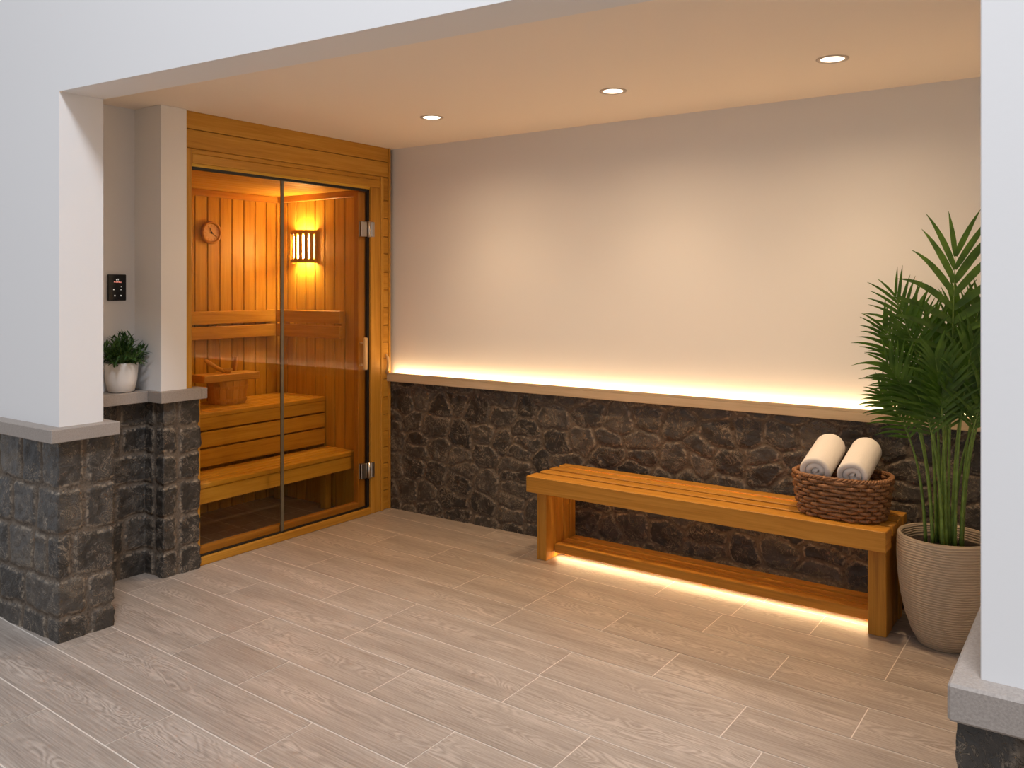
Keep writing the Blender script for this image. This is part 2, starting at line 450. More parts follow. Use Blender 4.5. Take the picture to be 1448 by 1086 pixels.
def rubble(S, Z, seed):
    """irregular fieldstones laid roughly in rows"""
    r = np.random.RandomState(seed)
    seeds = []; z = -0.06; row = 0
    while z < 1.05:
        h = r.uniform(0.125, 0.18); x = S.min() - 0.3 + r.uniform(0, 0.15)
        while x < S.max() + 0.3:
            w = r.uniform(0.12, 0.25)
            if r.rand() < 0.2:
                seeds.append((x + w / 2, z + h * 0.25)); seeds.append((x + w / 2 + r.uniform(-.03, .03), z + h * 0.8))
            else:
                seeds.append((x + w / 2, z + h / 2 + r.uniform(-0.035, 0.035)))
            x += w
        z += h; row += 1
    P = np.array(seeds)
    s_ = S + 0.035 * (fbm(S * 7, Z * 7, seed + 50) - 0.5) * 2
    z_ = Z + 0.035 * (fbm(S * 7, Z * 7, seed + 70) - 0.5) * 2
    az = 1.35
    edge = np.full(S.shape, 9.0); cell = np.zeros(S.shape, int)
    flat_s, flat_z = s_.ravel(), z_.ravel(); E = np.empty(flat_s.size); C_ = np.empty(flat_s.size, int)
    Q = P * np.array([1, az])
    for i in range(0, flat_s.size, 4000):
        p = np.stack([flat_s[i:i + 4000], flat_z[i:i + 4000] * az], 1)
        d = ((p[:, None, :] - Q[None]) ** 2).sum(2)
        o = np.argpartition(d, 5, axis=1)[:, :6]
        dd = np.take_along_axis(d, o, 1); k_ = np.argsort(dd, 1); o = np.take_along_axis(o, k_, 1); dd = np.take_along_axis(dd, k_, 1)
        e = np.full(len(p), 9.0)
        for j in range(1, 6):
            sep = np.sqrt(((Q[o[:, j]] - Q[o[:, 0]]) ** 2).sum(1)) + 1e-6
            ej = (dd[:, j] - dd[:, 0]) / (2 * sep)
            kk = 0.018                                    # smooth minimum rounds the corners
            hh = np.clip(0.5 + 0.5 * (ej - e) / kk, 0, 1)
            e = np.where(e > 5, ej, ej * (1 - hh) + e * hh - kk * hh * (1 - hh))
        E[i:i + 4000] = e; C_[i:i + 4000] = o[:, 0]
    return E.reshape(S.shape), C_.reshape(S.shape)

def coursed(S, Z, seed, courses, corners, wmin=0.10, wmax=0.24, fixed=None):
    """squared blocks in courses; blocks wrap round the corners"""
    r = np.random.RandomState(seed)
    s_ = S + 0.012 * (fbm(S * 11, Z * 11, seed + 5) - 0.5) * 2
    z_ = Z + 0.016 * (fbm(S * 9, Z * 9, seed + 9) - 0.5) * 2
    for c in corners:                                     # joints stay level on both sides of a corner
        pass
    E = np.full(S.shape, -1.0); C_ = np.zeros(S.shape, int); cid = 0
    for ci in range(len(courses) - 1):
        z0, z1 = courses[ci], courses[ci + 1]
        br = [S.min() - 0.2]
        if fixed and ci < len(fixed): extra = fixed[ci]
        else: extra = []
        while br[-1] < S.max() + 0.2:
            w = r.uniform(wmin, wmax); x = br[-1] + w
            for c in corners:
                if abs(x - c) < 0.07: x = c + 0.085
            br.append(x)
        for c, keep in extra:
            br = [q for q in br if abs(q - c) > keep] + [c]
        br = sorted(br)
        for i in range(len(br) - 1):
            inside = (z_ >= z0) & (z_ < z1) & (s_ >= br[i]) & (s_ < br[i + 1])
            if not inside.any(): cid += 1; continue
            dx = np.minimum(s_ - br[i], br[i + 1] - s_); dz = np.minimum(z_ - z0, z1 - z_)
            R = 0.03
            e = np.where((dx < R) & (dz < R), R - np.sqrt((R - dx) ** 2 + (R - dz) ** 2), np.minimum(dx, dz))
            E[inside] = e[inside]; C_[inside] = cid; cid += 1
    return E, C_

def cladding(name, path, zr, kind, seed, parent=None, step=0.008, depth=0.010, **kw):
    """path: corner points in plan; outside lies to the right of the direction of travel"""
    pts = [np.array(p, float) for p in path]
    ss = [0.0]; segs = []
    for a, b_ in zip(pts, pts[1:]):
        l = np.linalg.norm(b_ - a); segs.append((ss[-1], ss[-1] + l, a, (b_ - a) / l)); ss.append(ss[-1] + l)
    svals = []; XY = []; NR = []
    for i, (s0, s1, a, t) in enumerate(segs):
        n = np.array([t[1], -t[0]]); cnt = max(2, int(round((s1 - s0) / step)))
        for k_ in range(cnt + (1 if i == len(segs) - 1 else 0)):
            s = s0 + (s1 - s0) * k_ / cnt
            nn = n
            if k_ == 0 and i > 0:
                tp = segs[i - 1][3]; npv = np.array([tp[1], -tp[0]]); nn = (n + npv)
            svals.append(s); XY.append(a + t * (s - s0)); NR.append(nn)
    zc = int(round((zr[1] - zr[0]) / step)); zv = np.linspace(zr[0], zr[1], zc + 1)
    sv = np.array(svals); S, Z = np.meshgrid(sv, zv, indexing='ij')
    corners = ss[1:-1]
    E, C_ = rubble(S, Z, seed) if kind == 'rubble' else coursed(S, Z, seed, kw['courses'], corners, kw.get('wmin', .1), kw.get('wmax', .24), kw.get('fixed'))
    r = np.random.RandomState(seed + 1); nC = C_.max() + 1
    tone = r.rand(nC); hh = r.uniform(0.65, 1.0, nC); tx = r.uniform(-.06, .06, nC); tz = r.uniform(-.06, .06, nC)
    mask = sstep(0.0065, 0.0135, E)
    H = sstep(0.002, 0.020, E) * depth * hh[C_]
    fac = fbm(S * 26, Z * 26, seed + 20, 3); rid = 1 - np.abs(fbm(S * 14 + 9, Z * 14, seed + 30, 3) - 0.5) * 2
    H = H + mask * (0.010 * (fac - 0.5) + 0.007 * (rid - 0.8))
    H = H + (1 - mask) * 0.002 * (fbm(S * 60, Z * 60, seed + 40, 2) - 0.5)
    H = H - depth * 0.75
    XY = np.array(XY); NR = np.array(NR)
    V = np.zeros((len(sv), len(zv), 3))
    V[:, :, 0] = XY[:, None, 0] + NR[:, None, 0] * H
    V[:, :, 1] = XY[:, None, 1] + NR[:, None, 1] * H
    V[:, :, 2] = Z
    nz = len(zv); ns = len(sv)
    idx = np.arange(ns * nz).reshape(ns, nz)
    F_ = np.stack([idx[:-1, :-1], idx[1:, :-1], idx[1:, 1:], idx[:-1, 1:]], -1).reshape(-1, 4)
    me = bpy.data.meshes.new(name)
    me.from_pydata(V.reshape(-1, 3).tolist(), [], F_.tolist())
    at = me.color_attributes.new('stone', 'FLOAT_COLOR', 'POINT')
    c4 = np.stack([mask.ravel(), tone[C_].ravel(), np.clip(E.ravel() * 10, 0, 1), np.ones(mask.size)], 1)
    at.data.foreach_set('color', c4.astype(np.float32).ravel())
    me.polygons.foreach_set('use_smooth', [True] * len(F_))
    me.materials.append(M['stone']); me.update()
    o = bpy.data.objects.new(name, me); col.objects.link(o)
    if parent: o.parent = parent
    return o

# ------------------------------------------------------------------ floor
def floor():
    mb = MB()
    def quad(a, b_, z, mi=0):
        i = len(mb.v); mb.v += [(a[0], a[1], z), (b_[0], a[1], z), (b_[0], b_[1], z), (a[0], b_[1], z)]
        mb.face((i, i + 1, i + 2, i + 3), None, mi)
    # slab with the grout colour on top
    mb._box(np.array((-1.2, -9.0, -0.1)), np.array((8.0, 0.2, -0.0012)), 0, 0.0001, 1, None)
    pitch = 0.2525; slope = -0.047; g = 0.0019; gl = 0.0026
    joints = {0: [1.30, 2.16, 2.555, 2.905, 3.26], 1: [0.47, 0.9, 1.74, 2.52, 3.26], 2: [1.315, 1.735, 2.16, 2.9], 3: [0.47, 1.743, 2.53, 3.26],
              4: [0.0, 0.90, 1.305, 2.17, 2.905], 5: [0.465, 1.315, 2.18, 3.05], 6: [0.06, 0.88, 1.74, 2.555, 3.3], 7: [0.865, 1.30, 2.17, 3.0],
              8: [0.46, 1.74, 2.55, 3.4], 9: [0.05, 1.3, 2.2, 2.95]}
    xm = 0.03
    for k_ in range(-2, 36):
        y1 = -0.14 - pitch * k_; y0 = y1 - pitch
        if k_ in joints: js = [-1.0, -0.45] + joints[k_] if joints[k_][0] > 0.2 else [-0.8] + joints[k_]
        else:
            o_ = random.choice((0.04, 0.47, 0.9)) ; js = [o_ - 1.3, o_, o_ + 0.86, o_ + 1.72, o_ + 2.58, ]
        js = [-1.6] + js
        while js[-1] < 8.2: js.append(js[-1] + random.choice((0.86, 0.86, 1.29)))
        for a, b_ in zip(js, js[1:]):
            a_, b2 = max(a, -1.2) + g, min(b_, 8.0) - g
            if b2 - a_ < 0.02: continue
            f = lambda x, y: y + slope * (x - xm)
            ya = [f(a_, y0 + gl), f(b2, y0 + gl), f(b2, y1 - gl), f(a_, y1 - gl)]
            if min(ya) > 0.15: continue
            i = len(mb.v)
            mb.v += [(a_, min(ya[0], .2), 0), (b2, min(ya[1], .2), 0), (b2, min(ya[2], .2), 0), (a_, min(ya[3], .2), 0)]
            ou, ov = random.uniform(0, 60), pitch * random.randint(0, 240)
            mb.face((i, i + 1, i + 2, i + 3), [(a_ + ou, ov), (b2 + ou, ov), (b2 + ou, ov + pitch), (a_ + ou, ov + pitch)], 0)
    o = mb.build('floor', [M['plank'], M['grout']], recalc=False)
    struct(o)
floor()

# ------------------------------------------------------------------ walls and ceiling
mb = MB(); mb.box((-1.2, -2.30, 2.40), (4.3, 0.25, 2.55), bev=0)
struct(mb.build('ceiling', M['ceiling']))
mb = MB(); mb.box((-1.2, 0.03, 0.0), (4.3, 0.22, 2.40), bev=0)
wall_back = struct(mb.build('wall_back', M['plaster']))
cladding('stone_cladding', [(0.0, 0.0), (4.0, 0.0)], (0.0, 0.86), 'rubble', 21, wall_back)

# sauna-side wall with the niche and the slim pier
mb = MB()
mb.box((-0.33, -2.21, 0.0), (-0.213, -1.69, 2.40), bev=0)
wall_left = struct(mb.build('wall_left', M['plaster'])); mb = MB()
mb.box((-0.33, -1.70, 0.90), (0.02, -1.552, 2.40), bev=0.002)
mb.box((-0.33, -1.68, 0.0), (-0.01, -1.552, 0.90), bev=0.002)
wall_pier = struct(mb.build('wall_pier', M['plaster'])); mb = MB()
mb.box((-1.2, -2.25, 0.0), (-1.1, 0.1, 2.40), bev=0)
struct(mb.build('wall_light_block', M['plaster']))  # unseen backing slab, added to stop world light leaking into the cabin
wn_ = cladding('wall_niche', [(-0.137, -2.30), (-0.137, -1.69), (0.026, -1.69), (0.026, -1.478), (-0.02, -1.478)], (0.0, 0.895), 'coursed', 33, None,
         step=0.007, depth=0.011, courses=[-0.02, 0.13, 0.30, 0.47, 0.62, 0.76, 0.92], wmin=0.085, wmax=0.15)
struct(wn_)
mb = MB()
mb.box((-0.213, -2.21, 0.892), (-0.055, -1.724, 0.948), bev=0.002)
mb.box((-0.213, -1.7235, 0.892), (0.06, -1.492, 0.9485), bev=0.002)
mb.box((-0.05, -1.494, 0.892), (0.06, -1.455, 0.9483), bev=0.002)
struct(mb.build('trim_1', M['capstone']))

# front wall: left part and the lintel over the opening, one plaster skin
mb = MB()
zl = lambda x: 2.288 - 0.0262 * (x - 0.40)
T = 3.7
def prism(mb, poly, y0, y1):
    i = len(mb.v); n = len(poly)
    for y in (y0, y1):
        for x, z in poly: mb.v.append((x, y, z))
    mb.face([i + k_ for k_ in range(n)]); mb.face([i + n + k_ for k_ in range(n)][::-1])
    for k_ in range(n):
        k2 = (k_ + 1) % n; mb.face((i + k_, i + k2, i + n + k2, i + n + k_))
prism(mb, [(-4.0, 0.88), (0.386, 0.88), (0.386, zl(0.386)), (4.3, zl(4.3)), (4.3, T), (-4.0, T)], -2.40, -2.21)
wall_front = struct(mb.build('wall_front', M['plaster']))
cladding('stone_cladding', [(-3.2, -2.405), (0.388, -2.405), (0.388, -2.165), (-0.3, -2.165)], (0.0, 0.845), 'coursed', 44, wall_front,
         step=0.0085, depth=0.010, courses=[-0.03, 0.095, 0.255, 0.445, 0.635, 0.87], wmin=0.11, wmax=0.26,
         fixed=[[(3.588 + 0.13, 0.12)], [(3.588 + 0.125, 0.12)], [(3.588 + 0.06, 0.13)], [(3.588 + 0.115, 0.12)], [(3.588 + 0.12, 0.12)]])
mb = MB(); mb.box((-4.0, -2.46, 0.84), (0.443, -2.165, 0.896), bev=0.003)
struct(mb.build('trim_2', M['capstone']))

# right pier
mb = MB()
mb.box((3.806, -2.82, 0.88), (6.5, -2.0, T), bev=0.002)
mb.box((3.86, -2.05, 0.0), (4.1, 0.1, 2.40), bev=0)
wall_right = struct(mb.build('wall_right', M['plaster']))
cladding('stone_cladding', [(3.776, -1.95), (3.776, -2.832), (6.0, -2.832)], (0.0, 0.856), 'coursed', 55, wall_right,
         step=0.009, depth=0.010, courses=[-0.03, 0.12, 0.30, 0.48, 0.66, 0.87])
mb = MB(); mb.box((3.768, -2.862, 0.851), (6.5, -1.95, 0.906), bev=0.004)
struct(mb.build('trim_3', M['capstone']))

# ledge on the stone wall, with a lip that hides the light strip
mb = MB()
mb.box((0.003, -0.036, 0.850), (3.857, 0.031, 0.893), bev=0.002)
mb.box((0.003, -0.036, 0.8925), (3.857, -0.022, 0.908), bev=0.002)
struct(mb.build('trim_4', M['ledge']))
mb = MB(); mb.box((0.02, 0.002, 0.893), (3.85, 0.014, 0.897), bev=0.0005)
tag(mb.build('led_strip', M['led']), 'thin glowing warm light strip lying along the top of the long wall ledge', 'light strip')

# ------------------------------------------------------------------ ceiling downlights
for i, (x, y) in enumerate(SPOTS):
    lab = ['recessed ceiling downlight closest to the sauna', 'middle recessed downlight of the row of three in the ceiling',
           'recessed ceiling downlight closest to the potted palm'][i]
    t = thing('ceiling_downlight', lab, 'ceiling light', (x, y, 2.40), 0, 'recessed downlights in the ceiling')
    mb = MB(); mb.lathe([(0.045, 0.004), (0.046, -0.003), (0.062, -0.004), (0.064, -0.002), (0.064, 0.002)], 40)
    mb.build('trim_ring', M['trim_white'], t)
    mb = MB(); mb.lathe([(0.045, -0.001), (0.03, -0.002), (0.0, -0.0025)], 40)
    mb.build('lens', M['down'], t)
    for nm, e_, size, tilt in (('downlight_beam', 29, 104, 4), ('downlight_spill', 37, 177, -8)):
        S_ = bpy.data.lights.new(nm, 'SPOT'); S_.energy = e_; S_.color = WARM
        S_.spot_size = math.radians(size); S_.spot_blend = 1.0; S_.shadow_soft_size = 0.045
        o = bpy.data.objects.new(nm, S_); col.objects.link(o); o.parent = t; o.location = (0, 0, -0.012)
        o.rotation_euler = (math.radians(tilt), 0, 0)

# ------------------------------------------------------------------ sauna cabin
SO = (0.0, -0.78, 0.0)
sauna = thing('sauna_cabin', 'pine sauna cabin with glass front built into the corner', 'sauna', SO)
yL, yR = -1.547, -0.19
# cladding inside
mb = MB()
y = -0.195; w = 0.0955
while y > -1.54:
    mb.box((-0.935, y - w + 0.003, 0.0), (-0.902, y - 0.003, 2.13), 2, 0.004); y -= w
mb.box((-0.95, -1.55, 0.0), (-0.918, -0.19, 2.13), 2, 0)
mb.build('back_panelling', M['sauna'], sauna, SO)
mb = MB(); x = -0.90
while x < -0.09:
    x1 = min(x + 0.0955, -0.075)
    mb.box((x + 0.003, -0.19, 0.0), (x1 - 0.003, -0.157, 2.13), 2, 0.004); x += 0.0955
mb.box((-0.94, -0.172, 0.0), (-0.075, -0.14, 2.13), 2, 0)
mb.box((-0.902, -0.212, 0.0), (-0.88, -0.19, 2.08), 2, 0.004)
mb.build('side_panelling', M['sauna'], sauna, SO)
mb = MB(); mb.box((-0.95, -1.552, 0.0), (-0.075, -1.545, 2.13), 2, 0)
mb.build('side_panelling', M['sauna'], sauna, SO)
mb = MB(); x = -0.94
while x < -0.01:
    mb.box((x + 0.002, -1.548, 2.112), (min(x + 0.0955, -0.002) - 0.002, -0.16, 2.14), 1, 0.003); x += 0.0955
mb.box((-0.94, -1.548, 2.125), (-0.002, -0.16, 2.16), 1, 0)
mb.build('ceiling_panelling', M['sauna'], sauna, SO)
mb = MB()
mb.box((-0.902, -1.545, 2.068), (-0.880, -0.19, 2.112), 1, 0.004)
mb.box((-0.90, -0.212, 2.068), (-0.075, -0.19, 2.112), 0, 0.004)
mb.build('cove_moulding', M['frame'], sauna, SO)
# front frame
mb = MB()
mb.box((-0.07, yL, 2.308), (0.0, -0.012, 2.40), 1, 0.003)
mb.box((-0.07, yL, 2.206), (0.0, -0.012, 2.305), 1, 0.003)
mb.box((-0.07, yL, 2.178), (0.003, -0.10, 2.204), 1, 0.003)
mb.build('header_board', M['frame'], sauna, SO)
mb = MB()
mb.box((-0.075, -1.51, 2.127), (0.006, -0.098, 2.177), 1, 0.003)        # top rail
mb.box((-0.075, yL, 0.0), (0.008, -1.512, 2.204), 2, 0.003)             # hinge-free stile by the pier
mb.box((-0.06, -1.512, 0.0), (0.004, -1.459, 0.888), 2, 0.003)
mb.box((-0.075, -0.186, 0.0), (0.008, -0.099, 2.127), 2, 0.003)         # stile by the hinges
mb.box((-0.075, -1.512, 0.0), (0.010, -0.186, 0.042), 1, 0.003)         # sill
mb.build('front_frame', M['frame'], sauna, SO)
mb = MB()
mb.box((-0.072, -0.265, 0.05), (-0.030, -0.205, 2.09), 2, 0.003)
mb.box((-0.072, -1.46, 0.043), (-0.030, -0.266, 0.085), 1, 0.003)
mb.build('inner_rebate', M['frame'], sauna, SO)
mb = MB()
mb.box((-0.03, -1.51, 2.097), (-0.008, -0.19, 2.1265), 1, 0.001)
mb.box((-0.03, -0.2035, 0.046), (-0.008, -0.1865, 2.112), 2, 0.001)
mb.box((-0.028, -1.50, 0.0425), (-0.010, -0.204, 0.0505), 1, 0.001)
mb.build('rubber_seal', M['black'], sauna, SO)
# notched corner strip beside the stone wall
mb = MB()
mb.box((-0.05, -0.0985, 0.0), (0.014, -0.073, 2.204), 2, 0.003)
mb.box((-0.05, -0.0205, 0.0), (0.010, -0.001, 2.40), 2, 0.003)
zz = [0.0, 0.127, 0.207, 0.305, 0.413, 0.52, 0.63, 0.745, 0.865, 1.005, 1.109, 1.222, 1.339, 1.456, 1.574, 1.696, 1.809, 1.931, 2.05, 2.204]
for a, b_ in zip(zz, zz[1:]):
    mb.box((-0.05, -0.072, a + 0.0015), (0.004 + random.uniform(-.001, .001), -0.0215, b_ - 0.0015), 1, 0.004)
mb.build('corner_strip', M['frame'], sauna, SO)
mb = MB()
mb.tube([(0.008, -0.045, 0.905), (0.022, -0.045, 0.93), (0.030, -0.046, 0.975), (0.022, -0.046, 1.01), (0.006, -0.046, 1.03)], [0.008, 0.011, 0.012, 0.010, 0.006], 10)
mb.build('wooden_pull', M['aspen'], sauna, SO)
# glass
mb = MB(); mb.box((-0.022, -1.505, 0.046), (-0.014, -0.899, 2.112), 2, 0.0)
mb.build('fixed_glass_pane', M['glass'], sauna, SO)
door = MB(); door.box((-0.022, -0.889, 0.052), (-0.014, -0.206, 2.106), 2, 0.0)
door = door.build('glass_door', M['glass'], sauna, SO)
mb = MB()
mb.box((-0.024, -0.9045, 0.046), (-0.011, -0.8958, 2.112), 2, 0.0005)
mb.box((-0.024, -0.8935, 0.052), (-0.012, -0.8865, 2.106), 2, 0.0005)
mb.build('glass_edge', M['seal'], sauna, SO)
for z0 in (0.236, 1.802):
    mb = MB()
    mb.box((-0.012, -0.262, z0), (-0.003, -0.212, z0 + 0.098), 2, 0.003)
    mb.box((-0.033, -0.262, z0), (-0.023, -0.212, z0 + 0.098), 2, 0.003)
    mb.box((-0.004, -0.186, z0), (0.013, -0.157, z0 + 0.098), 2, 0.003)
    mb.tube([(0.002, -0.199, z0 - 0.002), (0.002, -0.199, z0 + 0.1)], 0.0115, 12)
    mb.build('hinge', M['steel'], door)  .location = (0, 0.78, 0)
mb = MB()
mb.box((0.008, -0.262, 0.942), (0.030, -0.236, 1.150), 2, 0.006)
mb.box((-0.062, -0.262, 0.942), (-0.040, -0.236, 1.150), 2, 0.006)
for z0 in (0.975, 1.115): mb.tube([(-0.045, -0.249, z0), (0.012, -0.249, z0)], 0.006, 8)
mb.build('handle', M['aspen'], door).location = (0, 0.78, 0)

# sauna benches
def sauna_bench(name, label, x0, x1, ztop, fasc):
    O = ((x0 + x1) / 2, -0.87, 0.0); t = thing(name, label, 'bench', O)
    mb = MB(); n = max(3, int(round((x1 - x0) / 0.062))); w = (x1 - x0) / n
    for i in range(n):
        mb.box((x0 + i * w + 0.0055, -1.535, ztop - 0.026), (x0 + (i + 1) * w - 0.0055, -0.215 if i < 1 and x0 < -0.8 else -0.193, ztop), 1, 0.003)
    mb.build('seat', M['sauna'], t, O)
    for a, b_, dx in fasc:
        mb = MB(); mb.box((x1 - 0.03 - dx, -1.535, a), (x1 - dx, -0.194, b_), 1, 0.004)
        mb.build('fascia_board', M['sauna'], t, O)
    for yy in (-1.50, -0.25):
        mb = MB(); mb.box((x0 + 0.03, yy - 0.025, 0.0), (x0 + 0.08, yy + 0.025, ztop - 0.027), 2, 0.003)
        mb.build('support_post', M['sauna'], t, O)
sauna_bench('sauna_bench', 'upper slatted sauna bench carrying the wooden bucket', -0.878, -0.404, 0.733,
            [(0.632, 0.706, 0.008), (0.530, 0.622, 0.008), (0.415, 0.520, 0.008)])
sauna_bench('sauna_bench', 'lower slatted sauna bench behind the glass', -0.403, -0.10, 0.402, [(0.288, 0.375, 0.014)])
# backrests: part of the cabin, each with its boards and battens
def backrest(O, boards, battens):
    t = bpy.data.objects.new('backrest', None); col.objects.link(t); t.parent = sauna
    t.location = Vector(O) - Vector(SO)
    for a, b_, g_ in boards:
        mb = MB(); mb.box(a, b_, g_, 0.004); mb.build('backrest_board', M['sauna'], t, O)
    for a, b_ in battens:
        mb = MB(); mb.box(a, b_, 2, 0.002); mb.build('batten', M['sauna'], t, O)
backrest((-0.87, -0.87, 1.13), [((-0.872, -1.53, a), (-0.850, -0.255, b_), 1) for a, b_ in ((1.133, 1.218), (1.232, 1.318))],
         [((-0.901, yy - 0.02, 1.135), (-0.8725, yy + 0.02, 1.316)) for yy in (-1.3, -0.7, -0.3)])
backrest((-0.55, -0.21, 1.13), [((-0.845, -0.250, a), (-0.215, -0.230, b_), 0) for a, b_ in ((1.133, 1.218), (1.232, 1.318))],
         [((xx - 0.02, -0.2295, 1.135), (xx + 0.02, -0.191, 1.316)) for xx in (-0.75, -0.24)])

# wall lamp with slatted shade
LX, LZ = -0.602, 1.752; O = (LX, -0.19, LZ)
t = thing('wall_lamp', 'glowing slatted wooden lamp on the sauna wall', 'lamp', O)
h = 0.112; hw = 0.108; dp = 0.10
arc = [(LX + hw * math.cos(a), -0.192 - dp * math.sin(a) ** 0.8) for a in np.linspace(0.0, PI, 25)]
mb = MB()
for zc, th in ((LZ - h + 0.014, 0.014), (LZ + h - 0.014, 0.014)):
    for (xa, ya), (xb, yb) in zip(arc, arc[1:]):
        i = len(mb.v); cx_, cy_ = LX, -0.19
        inn = lambda x, y: (cx_ + (x - cx_) * 0.9, cy_ + (y - cy_) * 0.9)
        A, B = inn(xa, ya), inn(xb, yb)
        for z in (zc - th, zc + th):
            mb.v += [(xa, ya, z), (xb, yb, z), (B[0], B[1], z), (A[0], A[1], z)]
        for q in ((0, 1, 2, 3), (4, 5, 6, 7), (0, 1, 5, 4), (2, 3, 7, 6), (0, 3, 7, 4), (1, 2, 6, 5)): mb.face([i + k_ for k_ in q])
mb.box((LX - hw, -0.212, LZ - h), (LX - hw + 0.014, -0.191, LZ + h), 2, 0.002)
mb.box((LX + hw - 0.014, -0.212, LZ - h), (LX + hw, -0.191, LZ + h), 2, 0.002)
mb.build('lamp_shade', M['sauna'], t, O)
for a in np.linspace(0.35, PI - 0.35, 7):
    px_, py_ = LX + hw * 0.95 * math.cos(a), -0.192 - dp * 0.95 * math.sin(a) ** 0.8
    mt = Matrix.Translation((px_, py_, LZ)) @ Matrix.Rotation(PI / 2 - a, 4, 'Z')
    mb = MB(); mb.box((-0.0135, -0.004, -h + 0.027), (0.0135, 0.004, h - 0.027), 2, 0.002, mat=mt)
    mb.build('slat', M['sauna'], t, O)
mb = MB(); mb.lathe([(0.0, -0.08), (0.026, -0.078), (0.034, -0.06), (0.034, 0.06), (0.026, 0.078), (0.0, 0.08)], 24, (LX, -0.238, LZ))
mb.v = [(LX + (x - LX) * 2.3, y, z) for x, y, z in mb.v]
mb.build('bulb', M['bulb'], t, O)

# clock
O = (-0.902, -0.752, 1.832)
t = thing('wall_clock', 'small round wooden clock on the sauna back wall', 'clock', O)
mb = MB(); mb.lathe([(0.0, 0.0), (0.072, 0.0), (0.076, 0.012), (0.073, 0.026), (0.062, 0.028), (0.057, 0.018)], 40, (0, 0, 0), 'x'); mb.build('rim', M['frame'], t)
mb = MB(); mb.disc((0.017, 0, 0), 0.059, 'x', 40); mb.build('dial', M['aspen'], t)
mb = MB()
for k_ in range(12):
    a = k_ * PI / 6; r0, r1 = (0.040, 0.052)
    mt = Matrix.Translation((0.0185, 0, 0)) @ Matrix.Rotation(a, 4, 'X')
    mb.box((-0.0008, -0.0012, r0), (0.0008, 0.0012, r1), 2, 0, mat=mt)
mb.build('hour_mark', M['bench'], t)
mb = MB()
for a, l, w in ((0.4, 0.034, 0.0022), (-2.2, 0.046, 0.0016)):
    mt = Matrix.Translation((0.021, 0, 0)) @ Matrix.Rotation(a, 4, 'X')
    mb.box((-0.001, -w, -0.006), (0.001, w, l), 2, 0, mat=mt)
mb.lathe([(0.006, 0.018), (0.006, 0.024), (0.0, 0.024)], 12, (0, 0, 0), 'x')
mb.build('hand', M['black'], t)

# bucket with board and ladle
O = (-0.70, -0.765, 0.733)
t = thing('sauna_bucket', 'pine sauna bucket standing on the upper bench', 'bucket', O)
mb = MB(); nst = 18
for k_ in range(nst):
    a0, a1 = 2 * PI * k_ / nst + 0.01, 2 * PI * (k_ + 1) / nst - 0.01
    i = len(mb.v)
    for r0, r1, z in ((0.112, 0.098, 0.001), (0.128, 0.114, 0.150)):
        for r_, a in ((r0, a0), (r0, a1), (r1, a1), (r1, a0)): mb.v.append((r_ * math.cos(a), r_ * math.sin(a), z))
    ou = random.uniform(0, 30)
    for q in ((0, 1, 5, 4), (1, 2, 6, 5), (2, 3, 7, 6), (3, 0, 4, 7), (0, 1, 2, 3), (4, 5, 6, 7)):
        mb.face([i + z for z in q], [(ou + (0.15 if z > 3 else 0), ou + 0.02 * (z % 4)) for z in q])
mb.lathe([(0.0, 0.012), (0.106, 0.012)], 36)
mb.build('staves', M['bucket'], t)
for zc, r_ in ((0.026, 0.116), (0.106, 0.1245)):
    mb = MB(); mb.lathe([(r_ - 0.003, zc - 0.009), (r_ + 0.003, zc - 0.009), (r_ + 0.0035, zc + 0.009), (r_ - 0.003, zc + 0.009)], 40, smooth=False)
    mb.build('hoop', M['bucket'], t)
for s in (1,):
    mb = MB(); mt = Matrix.Translation((-0.06, 0.098, 0.19)) @ Matrix.Rotation(-0.12, 4, 'X')
    mb.box((-0.018, -0.007, -0.05), (0.018, 0.007, 0.098), 2, 0.006, mat=mt); mb.build('ear', M['bucket'], t)
# board lying across the rim
O2 = (-0.655, -0.81, 0.884)
t2 = MB(); t2.box((-0.075, -0.20, 0.0), (0.075, 0.20, 0.046), 1, 0.004)
o = t2.build('wooden_board', M['bucket']); o.location = O2; o.rotation_euler = (0, 0, math.radians(-3))
tag(o, 'thick pale wooden board lying across the bucket', 'board')
O3 = (-0.70, -0.88, 0.931)
t3 = thing('sauna_ladle', 'small turned wooden ladle resting on the board on the bucket', 'ladle', O3)
mb = MB(); mb.tube([(0.05, 0.055, 0.010), (0.035, 0.01, 0.035), (0.02, -0.035, 0.068), (0.012, -0.062, 0.088)], [0.012, 0.013, 0.014, 0.011], 12)
mb.build('handle', M['bucket'], t3)
mb = MB(); mb.lathe([(0.0, 0.0), (0.02, 0.001), (0.03, 0.012), (0.032, 0.026), (0.028, 0.026), (0.024, 0.012), (0.0, 0.006)], 24, (0.052, 0.075, 0.001))
mb.build('bowl', M['bucket'], t3)

# ------------------------------------------------------------------ control panel
O = (-0.213, -1.803, 1.474)
t = thing('control_panel', 'black sauna control panel on the niche wall above the small plant', 'control panel', O)
mb = MB(); mb.box((0.0, -0.049, -0.067), (0.014, 0.049, 0.067), 2, 0.003); mb.build('housing', M['black_gloss'], t)
def bits(name, mat, rects):
    mb = MB()
    for y0, z0, w_, h_ in rects: mb.box((0.0138, y0 - w_ / 2, z0 - h_ / 2), (0.0148, y0 + w_ / 2, z0 + h_ / 2), 2, 0)
    mb.build(name, mat, t)
bits('display_icon', M['white_led'], [(-0.004, 0.040, 0.005, 0.007), (0.004, 0.041, 0.004, 0.008)])
bits('display_digit', M['red_led'], [(-0.016, 0.029, 0.006, 0.006), (-0.007, 0.028, 0.006, 0.005), (0.001, 0.029, 0.007, 0.007), (0.009, 0.028, 0.006, 0.006), (0.018, 0.027, 0.006, 0.005)])
